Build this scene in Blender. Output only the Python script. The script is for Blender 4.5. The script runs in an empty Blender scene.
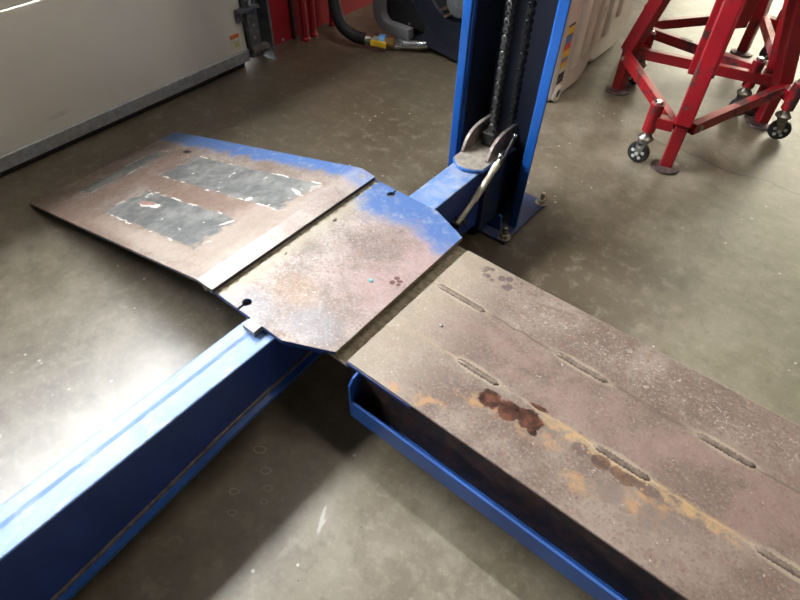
import bpy, bmesh, math, random
from mathutils import Vector, Matrix
random.seed(4)
D = bpy.data
SC = bpy.context.scene
COL = SC.collection
PI = math.pi

# ------------------------------------------------------------------ materials
class M:
    """thin wrapper that builds node materials"""
    def __init__(s, name):
        s.m = D.materials.new(name); s.m.use_nodes = True
        s.t = s.m.node_tree; s.b = s.t.nodes['Principled BSDF']
        s._pos = None; s._obj = None
    def n(s, typ, **kw):
        nd = s.t.nodes.new(typ)
        for k, v in kw.items(): setattr(nd, k, v)
        return nd
    def link(s, a, b): s.t.links.new(a, b)
    def put(s, sock, v):
        if hasattr(v, 'is_output'): s.link(v, sock)
        else:
            if isinstance(v, (tuple, list)) and len(v) == 3 and sock.type == 'RGBA': v = (*v, 1)
            sock.default_value = v
    @property
    def pos(s):
        if s._pos is None: s._pos = s.n('ShaderNodeNewGeometry').outputs['Position']
        return s._pos
    @property
    def obj(s):
        if s._obj is None: s._obj = s.n('ShaderNodeTexCoord').outputs['Object']
        return s._obj
    def math(s, op, a, b=0.0, c=0.0):
        nd = s.n('ShaderNodeMath', operation=op)
        s.put(nd.inputs[0], a); s.put(nd.inputs[1], b); s.put(nd.inputs[2], c)
        return nd.outputs[0]
    def vscale(s, v, sc):
        nd = s.n('ShaderNodeVectorMath', operation='MULTIPLY')
        s.link(v, nd.inputs[0]); nd.inputs[1].default_value = sc
        return nd.outputs[0]
    def noise(s, scale, detail=4, rough=.55, v=None, stretch=None, dist=0.0):
        v = v or s.pos
        if stretch: v = s.vscale(v, stretch)
        nd = s.n('ShaderNodeTexNoise'); s.link(v, nd.inputs['Vector'])
        nd.inputs['Scale'].default_value = scale; nd.inputs['Detail'].default_value = detail
        nd.inputs['Roughness'].default_value = rough; nd.inputs['Distortion'].default_value = dist
        return nd.outputs['Fac']
    def voro(s, scale, v=None, feature='F1'):
        nd = s.n('ShaderNodeTexVoronoi', feature=feature); s.link(v or s.pos, nd.inputs['Vector'])
        nd.inputs['Scale'].default_value = scale
        return nd.outputs['Distance']
    def step(s, x, lo, hi, a=0.0, b=1.0):
        nd = s.n('ShaderNodeMapRange', interpolation_type='SMOOTHSTEP')
        s.put(nd.inputs['Value'], x); nd.inputs['From Min'].default_value = lo; nd.inputs['From Max'].default_value = hi
        nd.inputs['To Min'].default_value = a; nd.inputs['To Max'].default_value = b
        return nd.outputs['Result']
    def mix(s, f, a, b):
        nd = s.n('ShaderNodeMix', data_type='RGBA')
        s.put(nd.inputs[0], f); s.put(nd.inputs[6], a); s.put(nd.inputs[7], b)
        return nd.outputs[2]
    def mul(s, *a):
        r = a[0]
        for x in a[1:]: r = s.math('MULTIPLY', r, x)
        return r
    def mx(s, *a):
        r = a[0]
        for x in a[1:]: r = s.math('MAXIMUM', r, x)
        return r
    def xyz(s, v=None):
        nd = s.n('ShaderNodeSeparateXYZ'); s.link(v or s.pos, nd.inputs[0]); return nd.outputs
    def blob(s, cx, cy, rx, ry, ang=0, wob=.6, ns=40, soft=.18, box=False, v=None):
        """irregular ellipse / rectangle lying in the xy plane"""
        X, Y, _ = s.xyz(v)
        dx = s.math('SUBTRACT', X, cx); dy = s.math('SUBTRACT', Y, cy)
        c, sn = math.cos(ang), math.sin(ang)
        u = s.math('ADD', s.mul(dx, c / rx), s.mul(dy, sn / rx))
        w = s.math('ADD', s.mul(dx, -sn / ry), s.mul(dy, c / ry))
        if box: d = s.math('MAXIMUM', s.math('ABSOLUTE', u), s.math('ABSOLUTE', w))
        else: d = s.math('SQRT', s.math('ADD', s.mul(u, u), s.mul(w, w)))
        if wob:
            k = s.math('SUBTRACT', s.noise(ns, 3, v=v), .5)
            d = s.math('ADD', d, s.mul(k, wob * 2))
        return s.step(d, 1 - soft, 1 + soft, 1, 0)
    def bump(s, h, strength=.2, dist=.01):
        nd = s.n('ShaderNodeBump'); nd.inputs['Strength'].default_value = strength
        nd.inputs['Distance'].default_value = dist; s.link(h, nd.inputs['Height'])
        s.link(nd.outputs[0], s.b.inputs['Normal'])
    def done(s, color, rough=.5, metal=0.0, spec=.5, coat=0.0, coat_rough=.1):
        s.put(s.b.inputs['Base Color'], color); s.put(s.b.inputs['Roughness'], rough)
        s.put(s.b.inputs['Metallic'], metal); s.b.inputs['Specular IOR Level'].default_value = spec
        s.b.inputs['Coat Weight'].default_value = coat; s.b.inputs['Coat Roughness'].default_value = coat_rough
        return s.m

def srgb(r, g, b):
    f = lambda c: (c / 255 / 12.92) if c / 255 < .04045 else ((c / 255 + .055) / 1.055) ** 2.4
    return (f(r), f(g), f(b))

def plain(name, c, rough=.5, metal=0.0, var=.15, spec=.5, scale=30, dirt=None, dirt_amt=.5):
    m = M(name); k = m.noise(scale, 5, v=m.obj)
    c2 = tuple(x * (1 - var) for x in c); c3 = tuple(min(1, x * (1 + var)) for x in c)
    col = m.mix(m.step(k, .3, .7), c2, c3)
    if dirt:
        col = m.mix(m.mul(m.step(m.noise(scale * .45, 6, .65, v=m.obj), .55, .72), dirt_amt), col, dirt)
    m.bump(k, .06, .004)
    return m.done(col, rough, metal, spec)

def paint(name, base, wear, wear_lo=.58, wear_hi=.7, wear_amt=.8, rough=.35, scale=26, stretch=None, metal=0, coat=.0):
    """old enamel with scuffs down to primer or dust"""
    m = M(name); k = m.noise(scale, 7, .68, v=m.obj, stretch=stretch)
    big = m.noise(scale * .22, 3, v=m.obj)
    col = m.mix(m.step(big, .3, .7), tuple(x * .82 for x in base), tuple(min(1, x * 1.15) for x in base))
    w = m.mul(m.step(m.math('ADD', k, m.mul(m.math('SUBTRACT', big, .5), .5)), wear_lo, wear_hi), wear_amt)
    col = m.mix(w, col, wear)
    chip = m.step(m.noise(scale * 3.2, 3, v=m.obj), .72, .76)
    col = m.mix(m.mul(chip, .6), col, (.05, .04, .035))
    m.bump(k, .08, .003)
    return m.done(col, m.step(w, 0, 1, rough, rough + .25), metal, .5, coat)

BLUE = (.016, .072, .27)
m_blue = paint('blue_enamel', BLUE, (.16, .24, .40), .66, .85, .35, .3)
m_blue_post = paint('blue_post_enamel', (.010, .082, .33), (.10, .18, .36), .68, .9, .3, .28, scale=18)
m_blue_grimy = paint('grimy_blue_enamel', (.012, .03, .10), (.06, .05, .04), .46, .66, .75, .5, scale=14)
m_shadeliner = paint('shade_navy_steel', (.006, .009, .024), (.012, .012, .014), .5, .7, .6, .55, scale=9)
m_blue_navy = paint('navy_blue_enamel', (.010, .028, .12), (.05, .06, .13), .66, .9, .4, .38, scale=14)
m_blue_dusty = paint('dusty_blue_enamel', (.035, .13, .38), (.40, .38, .35), .50, .72, .75, .42, scale=16)
m_red = paint('red_enamel', (.27, .007, .013), (.03, .02, .02), .53, .62, .85, .33, scale=13)
m_red_pale = paint('scuffed_red_enamel', (.45, .05, .06), (.62, .42, .38), .50, .66, .7, .4, scale=16)
m_redwall = paint('red_wall_paint', (.30, .008, .014), (.10, .012, .012), .58, .8, .6, .5, scale=9)
m_chrome = plain('worn_chrome', (.62, .62, .6), .22, 1.0, .12, dirt=(.16, .12, .09), dirt_amt=.6, scale=60)
m_bolt = plain('brownish_plated_steel', (.40, .35, .27), .38, .85, .3, dirt=(.09, .06, .04), scale=70)
m_dark = plain('dark_oily_shaded_steel', (.035, .033, .032), .45, .5, .4)
m_chain = plain('oily_chain_steel', (.075, .073, .07), .45, .5, .4, scale=90)
m_rustplate = plain('rusted_edge_steel', (.20, .16, .14), .5, .35, .35, dirt=(.06, .03, .022), dirt_amt=.8, scale=45)
m_galv = plain('galvanised_sheet', (.36, .37, .36), .45, .4, .16, scale=40)
m_track = plain('grey_track_steel', (.13, .14, .14), .5, .4, .25, dirt=(.05, .05, .05), scale=35)
m_rubber = plain('black_rubber', (.012, .012, .012), .6, 0, .3)
m_black = plain('black_sheet', (.008, .008, .009), .5, 0, .3)
m_navy = plain('dark_navy_casing', (.011, .014, .026), .42, .1, .25, scale=25)
m_silver = plain('silver_painted_bar', (.21, .21, .215), .5, .1, .08)
m_brass = plain('brass', (.42, .27, .10), .35, .9, .2)
m_yellow = plain('yellow_vinyl', (.72, .45, .02), .5, 0, .08)
m_tapeblue = plain('blue_tape', (.10, .30, .62), .5, 0, .1)
m_ivory = plain('ivory_plated_rod', (.58, .53, .41), .35, .35, .12, dirt=(.22, .17, .10), dirt_amt=.6, scale=55)
m_fork = plain('dull_brassy_steel', (.26, .24, .20), .36, .8, .25, dirt=(.05, .04, .03), dirt_amt=.7, scale=70)
m_tyre = plain('black_caster_rubber', (.014, .014, .015), .42, 0, .3)
m_hole = plain('pale_wheel_web', (.62, .62, .6), .4, .2, .1)
m_ext = plain('outdoor_paving', (.45, .45, .44), .9, 0, .1, scale=3)
m_wallin = plain('painted_block_wall', (.10, .095, .09), .8, 0, .06, scale=2)
m_ceil = plain('grey_deck_ceiling', (.20, .20, .20), .85, 0, .05, scale=2)
m_lampbody = plain('white_lamp_body', (.7, .7, .7), .5, 0, .03)
m_grease = plain('dried_grease', (.27, .225, .155), .75, .1, .4, scale=60, dirt=(.42, .37, .29), dirt_amt=.7)
m_tan = plain('dusty_tan_steel', (.21, .18, .145), .65, .1, .25, scale=50)

def mat_glass(name='window_glass', tint=(1, 1, 1)):
    m = M(name); tr = m.n('ShaderNodeBsdfTransparent'); gl = m.n('ShaderNodeBsdfGlossy')
    gl.inputs['Roughness'].default_value = .02; tr.inputs[0].default_value = (*tint, 1)
    mx = m.n('ShaderNodeMixShader'); mx.inputs[0].default_value = .08
    m.link(tr.outputs[0], mx.inputs[1]); m.link(gl.outputs[0], mx.inputs[2])
    m.link(mx.outputs[0], m.t.nodes['Material Output'].inputs[0]); return m.m
m_glass = mat_glass()
m_tinted = mat_glass('tinted_glass', (.18, .18, .18))
m_baydim = mat_glass('bay_dimming_sheet', (.27, .255, .22))
def mat_tube():
    m = M('lit_tube'); e = m.b
    e.inputs['Emission Color'].default_value = (1, .95, .86, 1); e.inputs['Emission Strength'].default_value = 4
    return m.done((.9, .9, .9), .5)
m_tube = mat_tube()

def mat_floor():
    m = M('sealed_concrete')
    big = m.noise(1.1, 4, .6); mid = m.noise(5, 6, .65, dist=.4); fine = m.noise(60, 4, .6)
    col = m.mix(m.step(big, .32, .68), srgb(92, 81, 62), srgb(114, 104, 86))
    col = m.mix(m.mul(m.step(mid, .42, .7), .55), col, srgb(130, 122, 106))
    col = m.mix(m.mul(m.step(mid, .25, .55, 1, 0), .6), col, srgb(78, 67, 50))
    col = m.mix(m.mul(m.step(fine, .5, .8), .35), col, srgb(150, 144, 130))
    # oily brown by the post; painted shade on the floor by the gate
    st = m.mx(m.blob(-.62, 1.42, .5, .32, 0, .5, 5, .6), m.blob(-.33, 1.68, .26, .14, .2, .4, 6, .5))
    col = m.mix(m.mul(st, .85), col, srgb(62, 49, 34))
    st = m.blob(-1.9, 1.7, 1.0, 1.1, 0, .5, 2.5, .5)
    col = m.mix(m.mul(st, .6), col, srgb(64, 54, 39))
    st = m.blob(.5, 2.0, .9, .7, 0, .5, 2.5, .6)
    col = m.mix(m.mul(st, .4), col, srgb(114, 112, 90))
    st = m.blob(-.72, .15, .25, .5, 0, .5, 6, .6)  # darker brown patch beside the beam
    col = m.mix(m.mul(st, .4), col, srgb(82, 74, 55))
    mot = m.noise(17, 6, .7)
    col = m.mix(m.mul(m.step(mot, .50, .68), .4), col, srgb(136, 128, 112)); col = m.mix(m.mul(m.step(mot, .34, .47, 1, 0), .4), col, srgb(74, 64, 48))
    # chalky scrape
    col = m.mix(m.mul(m.mx(m.blob(-.494, .331, .034, .005, 2.08, .6, 60, .4), m.blob(-.486, .322, .018, .004, 1.7, .6, 60, .4)), .28), col, srgb(210, 206, 198))
    # small pale drips and dark specks
    sp = m.mul(m.step(m.voro(17), .10, .06), m.step(m.noise(3.3, 2), .47, .6))
    col = m.mix(m.mul(sp, .55), col, srgb(205, 200, 188))
    ds = m.mul(m.step(m.voro(23), .07, .045), m.step(m.noise(2.1, 2), .5, .62))
    col = m.mix(m.mul(ds, .7), col, srgb(60, 54, 44))
    # pale dried puddle rings
    for cx, cy, r in ((-.235, 1.30, .035), (-.70, .33, .014), (-.66, .30, .012), (-.72, .24, .013), (-.64, .27, .01), (-.76, .36, .016), (-.68, .20, .012)):
        o = m.blob(cx, cy, r * 1.0, r * .7, .5, .5, 45, .12); i = m.blob(cx, cy, r * .84, r * .55, .5, .5, 45, .15)
        col = m.mix(m.mul(m.math('SUBTRACT', o, i), .32), col, srgb(206, 200, 186))
    # hairline crack by the stands
    X, Y, _ = m.xyz()
    wob = m.mul(m.math('SUBTRACT', m.noise(3.5, 4, .6, stretch=(1, .05, 1)), .5), .22)
    d = m.math('ABSOLUTE', m.math('SUBTRACT', m.math('ADD', Y, wob), m.math('ADD', 2.545, m.mul(X, -.05))))
    crack = m.mul(m.step(d, .003, .0065, 1, 0), m.step(X, -.62, -.5), m.step(X, .35, .5, 1, 0))
    col = m.mix(m.mul(crack, .8), col, srgb(62, 56, 46))
    m.bump(m.math('ADD', m.mul(mid, .5), m.mul(fine, .25)), .10, .006)
    return m.done(col, .38, 0, .75, .0)
m_floor = mat_floor()

SEAM1, SEAM2 = .931, .758
BEADS = ((-.602, -.446, SEAM1), (-.236, -.096, SEAM1), (.118, .246, SEAM1), (-.412, -.293, SEAM2), (-.047, .082, SEAM2), (.294, .43, SEAM2))
def steel_base(m, light, dark, warm):
    a = m.noise(7, 6, .65, dist=.3); b = m.noise(34, 6, .7); c = m.noise(140, 3, .6)
    col = m.mix(m.step(a, .35, .66), dark, light)
    col = m.mix(m.mul(m.step(b, .45, .68), .6), col, warm)
    col = m.mix(m.mul(m.step(c, .54, .7), .42), col, tuple(min(1, x * 1.45) for x in light))
    col = m.mix(m.mul(m.step(c, .32, .46, 1, 0), .5), col, tuple(x * .5 for x in dark))
    # pale scratches
    sc = m.mul(m.step(m.noise(55, 3, .6, dist=1.6), .66, .72), m.step(m.noise(9, 3), .5, .62))
    col = m.mix(m.mul(sc, .55), col, srgb(208, 202, 196))
    sp = m.step(m.voro(48), .11, .06)
    col = m.mix(m.mul(sp, m.step(m.noise(11, 2), .48, .62), .5), col, srgb(214, 208, 202))
    return col, a, b, c

def mat_deck():
    m = M('rusted_runway_steel')
    col, a, b, c = steel_base(m, srgb(128, 115, 104), srgb(94, 79, 70), srgb(110, 84, 70))
    X, Y, Z = m.xyz()
    # brown bloom farther along, pale dust at the near end
    col = m.mix(m.mul(m.step(X, -.3, .6), m.step(a, .3, .6), .45), col, srgb(100, 72, 60))
    dust = m.step(m.math('ADD', X, m.mul(m.math('SUBTRACT', a, .5), .35)), -.57, -.40, 1, 0)
    col = m.mix(m.mul(dust, .36), col, srgb(164, 153, 130))
    mid = m.mul(m.step(m.math('ABSOLUTE', m.math('SUBTRACT', Y, .845)), .05, .1, 1, 0), m.step(a, .35, .6), m.step(X, -.6, -.4))
    col = m.mix(m.mul(mid, .5), col, srgb(122, 94, 88))
    # seams along the two weld lines
    for ys, ac in ((SEAM1, srgb(86, 72, 62)), (SEAM2, srgb(140, 122, 98))):
        dd = m.math('ABSOLUTE', m.math('SUBTRACT', m.math('ADD', Y, m.mul(m.math('SUBTRACT', m.noise(18, 3), .5), .022)), ys))
        col = m.mix(m.mul(m.step(dd, .001, .005, 1, 0), m.step(m.noise(12, 3), .30, .42), .75), col, ac)
    y2 = m.math('SUBTRACT', m.math('ADD', Y, m.mul(m.math('SUBTRACT', b, .5), .03)), SEAM2 - .008)
    yl = m.mul(m.step(m.math('ABSOLUTE', y2), .008, .02, 1, 0), m.step(X, -.22, -.1), m.step(X, .2, .34, 1, 0))
    col = m.mix(m.mul(yl, m.step(b, .35, .6), .7), col, srgb(170, 138, 92))
    # pale grind marks round the weld beads
    for x0, x1, y in BEADS:
        o = m.blob((x0 + x1) / 2, y, (x1 - x0) / 2 + .012, .017, 0, .35, 50, .25)
        col = m.mix(m.mul(o, .5), col, srgb(160, 146, 124))
    # ochre rust blooms
    oc = m.mx(m.blob(-.455, .596, .05, .014, .1, .6, 30, .5), m.blob(-.40, .612, .045, .018, .3, .6, 30, .5), m.blob(-.16, .70, .06, .02, .1, .7, 30, .5),
              m.blob(.10, .70, .05, .03, 0, .7, 30, .5), m.blob(-.30, .69, .05, .018, .1, .8, 30, .5), m.blob(-.03, .655, .04, .02, .1, .8, 30, .5))
    col = m.mix(m.mul(oc, m.step(b, .40, .62), .62), col, srgb(164, 124, 80))
    # wet dark rust puddles
    wet = m.mx(m.blob(-.288, .712, .027, .026, 0, .4, 60, .1), m.blob(-.238, .713, .027, .027, 0, .4, 55, .1), m.blob(-.190, .723, .032, .026, 0, .4, 60, .1),
               m.blob(-.17, .70, .012, .009, 0, .5, 60, .15), m.blob(-.185, .765, .022, .006, .1, .6, 60, .2))
    col = m.mix(wet, col, m.mix(m.step(b, .4, .62), srgb(44, 24, 17), srgb(88, 48, 28)))
    st2 = m.mx(m.blob(-.017, .731, .022, .017, 0, .4, 50, .15), m.blob(.03, .728, .028, .014, -.2, .5, 50, .15), m.blob(.05, .737, .03, .008, 0, .5, 50, .15))
    col = m.mix(m.mul(st2, .85), col, m.mix(m.step(b, .42, .6), srgb(60, 40, 32), srgb(100, 70, 50)))
    cell = m.mul(m.mx(m.blob(-.064, .730, .02, .016, 0, .3, 50, .2), m.blob(.085, .735, .028, .014, 0, .3, 50, .2)), m.step(m.voro(95), .25, .45))
    col = m.mix(m.mul(cell, .8), col, srgb(84, 68, 60))
    gr = m.mx(m.blob(.028, .682, .03, .028, 0, .3, 40, .2), m.blob(.112, .682, .022, .03, 0, .4, 40, .2), m.blob(.15, .70, .04, .018, 0, .4, 40, .2))
    col = m.mix(m.mul(gr, .65), col, srgb(104, 90, 82))
    # damp cells near the top edge
    dz = m.mul(m.blob(-.475, 1.065, .066, .032, -.05, .3, 20, .25), m.step(m.voro(42), .38, .50, 1, 0))
    col = m.mix(m.mul(dz, .85), col, srgb(74, 62, 59))
    dk = m.blob(-.30, 1.06, .05, .006, .25, .5, 40, .4)
    col = m.mix(m.mul(dk, .6), col, srgb(96, 78, 68))
    sw = m.mul(m.blob(-.02, 1.02, .40, .06, 0, .5, 10, .5), m.step(m.noise(40, 3, .6, dist=2.5), .56, .66))
    col = m.mix(m.mul(sw, .3), col, srgb(190, 182, 176))
    m.bump(m.math('ADD', m.mul(b, .5), m.mul(c, .4)), .22, .004)
    return m.done(col, m.math('ADD', m.step(b, .3, .7, .42, .62), m.mul(wet, -.15)), .12, .5)
m_deck = mat_deck()

def blue_over(m, col, f, b):
    blue = m.mix(m.step(b, .47, .75), srgb(64, 94, 142), srgb(124, 132, 146))
    return m.mix(f, col, blue)

def mat_plate():
    m = M('bridge_plate_steel')
    col, a, b, c = steel_base(m, srgb(150, 140, 132), srgb(114, 102, 95), srgb(130, 106, 94))
    X, Y, Z = m.xyz()
    k = m.math('ADD', Y, m.mul(m.math('SUBTRACT', a, .5), .28))
    k = m.math('ADD', k, m.mul(m.math('SUBTRACT', b, .5), .12))
    red = m.mul(m.step(X, -.95, -.7), m.step(a, .3, .6), m.step(Y, .62, .8))
    col = m.mix(m.mul(red, .6), col, srgb(150, 122, 120))
    col = blue_over(m, col, m.mul(m.step(k, 1.0, 1.10), .95), b)
    nb = m.mx(m.blob(-.93, .54, .09, .05, 0, .7, 14, .5), m.blob(-.75, .60, .07, .05, 0, .8, 14, .5))
    col = m.mix(m.mul(nb, .25), col, srgb(138, 146, 158))
    gd = m.mul(m.step(m.math('ADD', X, m.mul(m.math('SUBTRACT', b, .5), .06)), -1.0, -.955, 1, 0), m.step(Y, 1.02, 1.1, 1, 0))
    col = m.mix(m.mul(gd, .6), col, srgb(150, 143, 124))
    og = m.blob(-.87, .66, .07, .05, 0, .8, 20, .5)
    col = m.mix(m.mul(og, .15), col, srgb(190, 156, 120))
    oil = m.mx(m.blob(-.690, .862, .008, .007, .4, .3, 80, .2), m.blob(-.676, .858, .009, .006, .4, .3, 80, .2), m.blob(-.690, .842, .007, .009, .4, .3, 80, .2), m.blob(-.672, .846, .006, .006, .4, .3, 80, .2))
    col = m.mix(m.mul(oil, .85), col, srgb(84, 50, 46))
    # edges of the plate keep their blue paint
    side = m.n('ShaderNodeSeparateXYZ'); m.link(m.n('ShaderNodeNewGeometry').outputs['Normal'], side.inputs[0])
    e = m.step(side.outputs[2], .2, .5, 1, 0)
    col = m.mix(m.mul(e, m.step(side.outputs[0], .6, .95, 1, 0)), col, m.mix(m.step(b, .5, .65), BLUE, srgb(120, 124, 136)))
    col = m.mix(m.mul(e, m.step(side.outputs[0], .8, .98)), col, srgb(116, 100, 74))
    m.bump(m.math('ADD', m.mul(b, .5), m.mul(c, .4)), .16, .003)
    return m.done(col, m.step(b, .3, .7, .40, .58), .08, .22)
m_plate = mat_plate()

RX0, RX1, RZ0, RZ1 = -1.09, -2.24, .334, .013
def mat_ramp():
    m = M('ramp_steel')
    col, a, b, c = steel_base(m, srgb(140, 129, 120), srgb(106, 92, 82), srgb(126, 98, 84))
    X, Y, Z = m.xyz()
    SX = lambda s: RX0 - s * .962
    warm = m.mx(m.blob(SX(.5), .82, .5, .05, 0, .4, 9, .5), m.blob(SX(.9), .8, .06, .25, 0, .4, 9, .5), m.blob(SX(.85), .53, .3, .05, 0, .6, 9, .6))
    col = m.mix(m.mul(warm, .6), col, srgb(116, 94, 82))
    pale = m.mx(m.blob(SX(.3), .56, .35, .035, .03, .5, 14, .5), m.blob(SX(.1), .75, .1, .3, 0, .4, 10, .6))
    col = m.mix(m.mul(pale, .5), col, srgb(164, 150, 138))
    k = m.math('ADD', Y, m.mul(m.math('SUBTRACT', a, .5), .16)); k = m.math('ADD', k, m.mul(m.math('SUBTRACT', b, .5), .08))
    col = blue_over(m, col, m.step(k, 1.075, 1.125), b)
    # three rectangles of old grey adhesive
    for (y0, y1, s0, s1) in ((.862, 1.032, .08, .80), (.598, .765, .165, .735), (.655, 1.01, .985, 1.075)):
        g = m.blob(SX((s0 + s1) / 2), (y0 + y1) / 2, (s1 - s0) / 2 * .962, (y1 - y0) / 2, 0, .16, 24, .04, True)
        o = m.blob(SX((s0 + s1) / 2), (y0 + y1) / 2, (s1 - s0) / 2 * .962 + .005, (y1 - y0) / 2 + .005, 0, .16, 24, .04, True)
        edge = m.mul(m.math('SUBTRACT', o, g), m.step(m.noise(16, 3), .5, .62))
        gcol = m.mix(m.step(m.noise(13, 6, .7), .36, .66), srgb(88, 88, 88), srgb(122, 122, 118))
        gcol = m.mix(m.mul(m.step(m.noise(30, 5, .7), .62, .68), .8), gcol, srgb(84, 88, 92))
        gcol = m.mix(m.mul(m.step(m.noise(21, 4, .6), .66, .70), .8), gcol, srgb(220, 218, 212))
        col = m.mix(g, col, gcol); col = m.mix(m.mul(edge, .9), col, srgb(226, 222, 214))
    tear = m.mx(m.blob(SX(.60), .70, .05, .013, .15, .9, 45, .2), m.blob(SX(.18), .74, .022, .006, 1.0, .9, 60, .2), m.blob(SX(.24), .87, .012, .012, .3, .9, 60, .2), m.blob(SX(.10), .965, .03, .007, -.3, .9, 60, .2))
    col = m.mix(tear, col, srgb(216, 206, 200))
    tear = m.blob(SX(.625), .704, .045, .012, .15, .9, 45, .25)
    col = m.mix(tear, col, srgb(150, 116, 104))
    hole = m.blob(SX(.897), 1.047, .026, .012, 0, .4, 40, .15)
    col = m.mix(hole, col, (.012, .012, .012))
    # window sheen painted as a paler band along the bend
    bend = m.mul(m.step(X, -1.15, -1.10), m.step(a, .25, .5))
    col = m.mix(m.mul(bend, .25), col, srgb(178, 168, 163))
    side = m.n('ShaderNodeSeparateXYZ'); m.link(m.n('ShaderNodeNewGeometry').outputs['Normal'], side.inputs[0])
    e = m.step(side.outputs[2], .2, .5, 1, 0)
    col = m.mix(e, col, srgb(70, 66, 70))
    m.bump(m.math('ADD', m.mul(b, .5), m.mul(c, .3)), .16, .003)
    return m.done(col, m.step(b, .3, .7, .34, .5), .12, .36)
m_ramp = mat_ramp()

def mat_beamtop():
    m = M('worn_blue_lit_top')
    a = m.noise(6, 5, .6); b = m.noise(40, 6, .7, stretch=(1, .35, 1))
    col = m.mix(m.step(a, .35, .65), (.085, .16, .34), (.14, .23, .42))
    col = m.mix(m.mul(m.step(b, .52, .72), .7), col, (.34, .38, .46))
    X, Y, Z = m.xyz()
    near = m.mul(m.step(Y, 1.1, 1.3), m.step(m.noise(22, 5, .7), .44, .6))
    col = m.mix(m.mul(near, .4), col, srgb(150, 146, 140))
    sp = m.mul(m.step(m.noise(75, 3), .66, .7), m.step(m.noise(8, 2), .45, .6))
    col = m.mix(m.mul(sp, .8), col, (.05, .05, .06))
    # top painted pale for sky glare, flanks navy as the shaded side
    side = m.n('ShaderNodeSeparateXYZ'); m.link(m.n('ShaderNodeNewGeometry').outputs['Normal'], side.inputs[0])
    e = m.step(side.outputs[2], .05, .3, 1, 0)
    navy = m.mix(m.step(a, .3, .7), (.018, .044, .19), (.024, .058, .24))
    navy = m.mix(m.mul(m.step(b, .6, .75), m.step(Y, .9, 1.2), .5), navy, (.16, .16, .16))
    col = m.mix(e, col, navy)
    m.bump(b, .05, .003)
    return m.done(col, m.step(b, .3, .7, .32, .46), 0, .38, 0)
m_beam = mat_beamtop()

def mat_rustwall():
    m = M('rust_black_web')
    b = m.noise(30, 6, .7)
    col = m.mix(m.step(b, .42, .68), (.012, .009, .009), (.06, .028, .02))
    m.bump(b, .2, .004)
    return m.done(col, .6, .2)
m_web = mat_rustwall()

def mat_door():
    m = M('white_door_skin')
    a = m.noise(1.6, 4); b = m.noise(22, 5, .6, stretch=(1, .25, 1))
    col = m.mix(m.step(a, .3, .7), srgb(206, 199, 180), srgb(218, 212, 196))
    sm = m.mul(m.step(m.noise(9, 3, stretch=(1, .3, 2.2)), .66, .76), .35)
    col = m.mix(sm, col, srgb(130, 124, 114))
    m.bump(m.noise(2.2, 3), .08, .01)
    return m.done(col, .42, 0, .4)
m_door = mat_door()

def mat_white_plastic():
    m = M('stained_white_plastic')
    a = m.noise(6, 5, .6, v=m.obj)
    col = m.mix(m.step(a, .3, .7), srgb(200, 197, 182), srgb(220, 216, 203))
    return m.done(col, .45)
m_plast = mat_white_plastic()
def mat_white_plastic2():
    m = M('mud_marked_white_plastic')
    a = m.noise(6, 5, .6, v=m.obj)
    col = m.mix(m.step(a, .3, .7), srgb(202, 197, 184), srgb(220, 215, 204))
    X, Y, Z = m.xyz()
    d = m.math('ABSOLUTE', m.math('SUBTRACT', m.math('ADD', Z, m.mul(m.math('SUBTRACT', m.noise(14, 4), .5), .14)), m.math('ADD', m.mul(m.math('SUBTRACT', Y, 3.0), .9), .27)))
    mud = m.mul(m.step(d, .012, .04, 1, 0), m.step(m.noise(50, 4, .7), .42, .56), m.step(Y, 3.3, 3.4, 1, 0))
    col = m.mix(m.mul(mud, .85), col, srgb(104, 84, 62))
    m.bump(m.noise(60, 3), .15, .004)
    return m.done(col, .5)
m_plast2 = mat_white_plastic2()

# ------------------------------------------------------------------ mesh helpers
ROOT = {}
def BM(): return bmesh.new()
def box(bm, x0, x1, y0, y1, z0, z1):
    vs = [bm.verts.new(p) for p in ((x0, y0, z0), (x1, y0, z0), (x1, y1, z0), (x0, y1, z0), (x0, y0, z1), (x1, y0, z1), (x1, y1, z1), (x0, y1, z1))]
    for f in ((3, 2, 1, 0), (4, 5, 6, 7), (0, 1, 5, 4), (1, 2, 6, 5), (2, 3, 7, 6), (3, 0, 4, 7)): bm.faces.new([vs[i] for i in f])
    return bm
def frame_of(d):
    d = Vector(d).normalized()
    up = Vector((0, 0, 1)) if abs(d.z) < .95 else Vector((1, 0, 0))
    a = d.cross(up).normalized(); b = a.cross(d).normalized()
    return d, a, b
def cyl(bm, p, q, r, r2=None, seg=20, cap=True):
    p, q = Vector(p), Vector(q); r2 = r if r2 is None else r2
    d, a, b = frame_of(q - p); A, B = [], []
    for i in range(seg):
        t = 2 * PI * i / seg; o = a * math.cos(t) + b * math.sin(t)
        A.append(bm.verts.new(p + o * r)); B.append(bm.verts.new(q + o * r2))
    for i in range(seg):
        j = (i + 1) % seg; bm.faces.new((A[i], A[j], B[j], B[i]))
    if cap: bm.faces.new(A[::-1]); bm.faces.new(B)
    return bm
def lathe(bm, c, axis, prof, seg=28):
    """prof: list of (radius, distance along axis)"""
    c = Vector(c); d, a, b = frame_of(axis); rings = []
    for r, h in prof:
        rings.append([bm.verts.new(c + d * h + (a * math.cos(2 * PI * i / seg) + b * math.sin(2 * PI * i / seg)) * max(r, 1e-4)) for i in range(seg)])
    for R0, R1 in zip(rings, rings[1:]):
        for i in range(seg):
            j = (i + 1) % seg; bm.faces.new((R0[i], R0[j], R1[j], R1[i]))
    bm.faces.new(rings[0][::-1]); bm.faces.new(rings[-1])
    return bm
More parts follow.
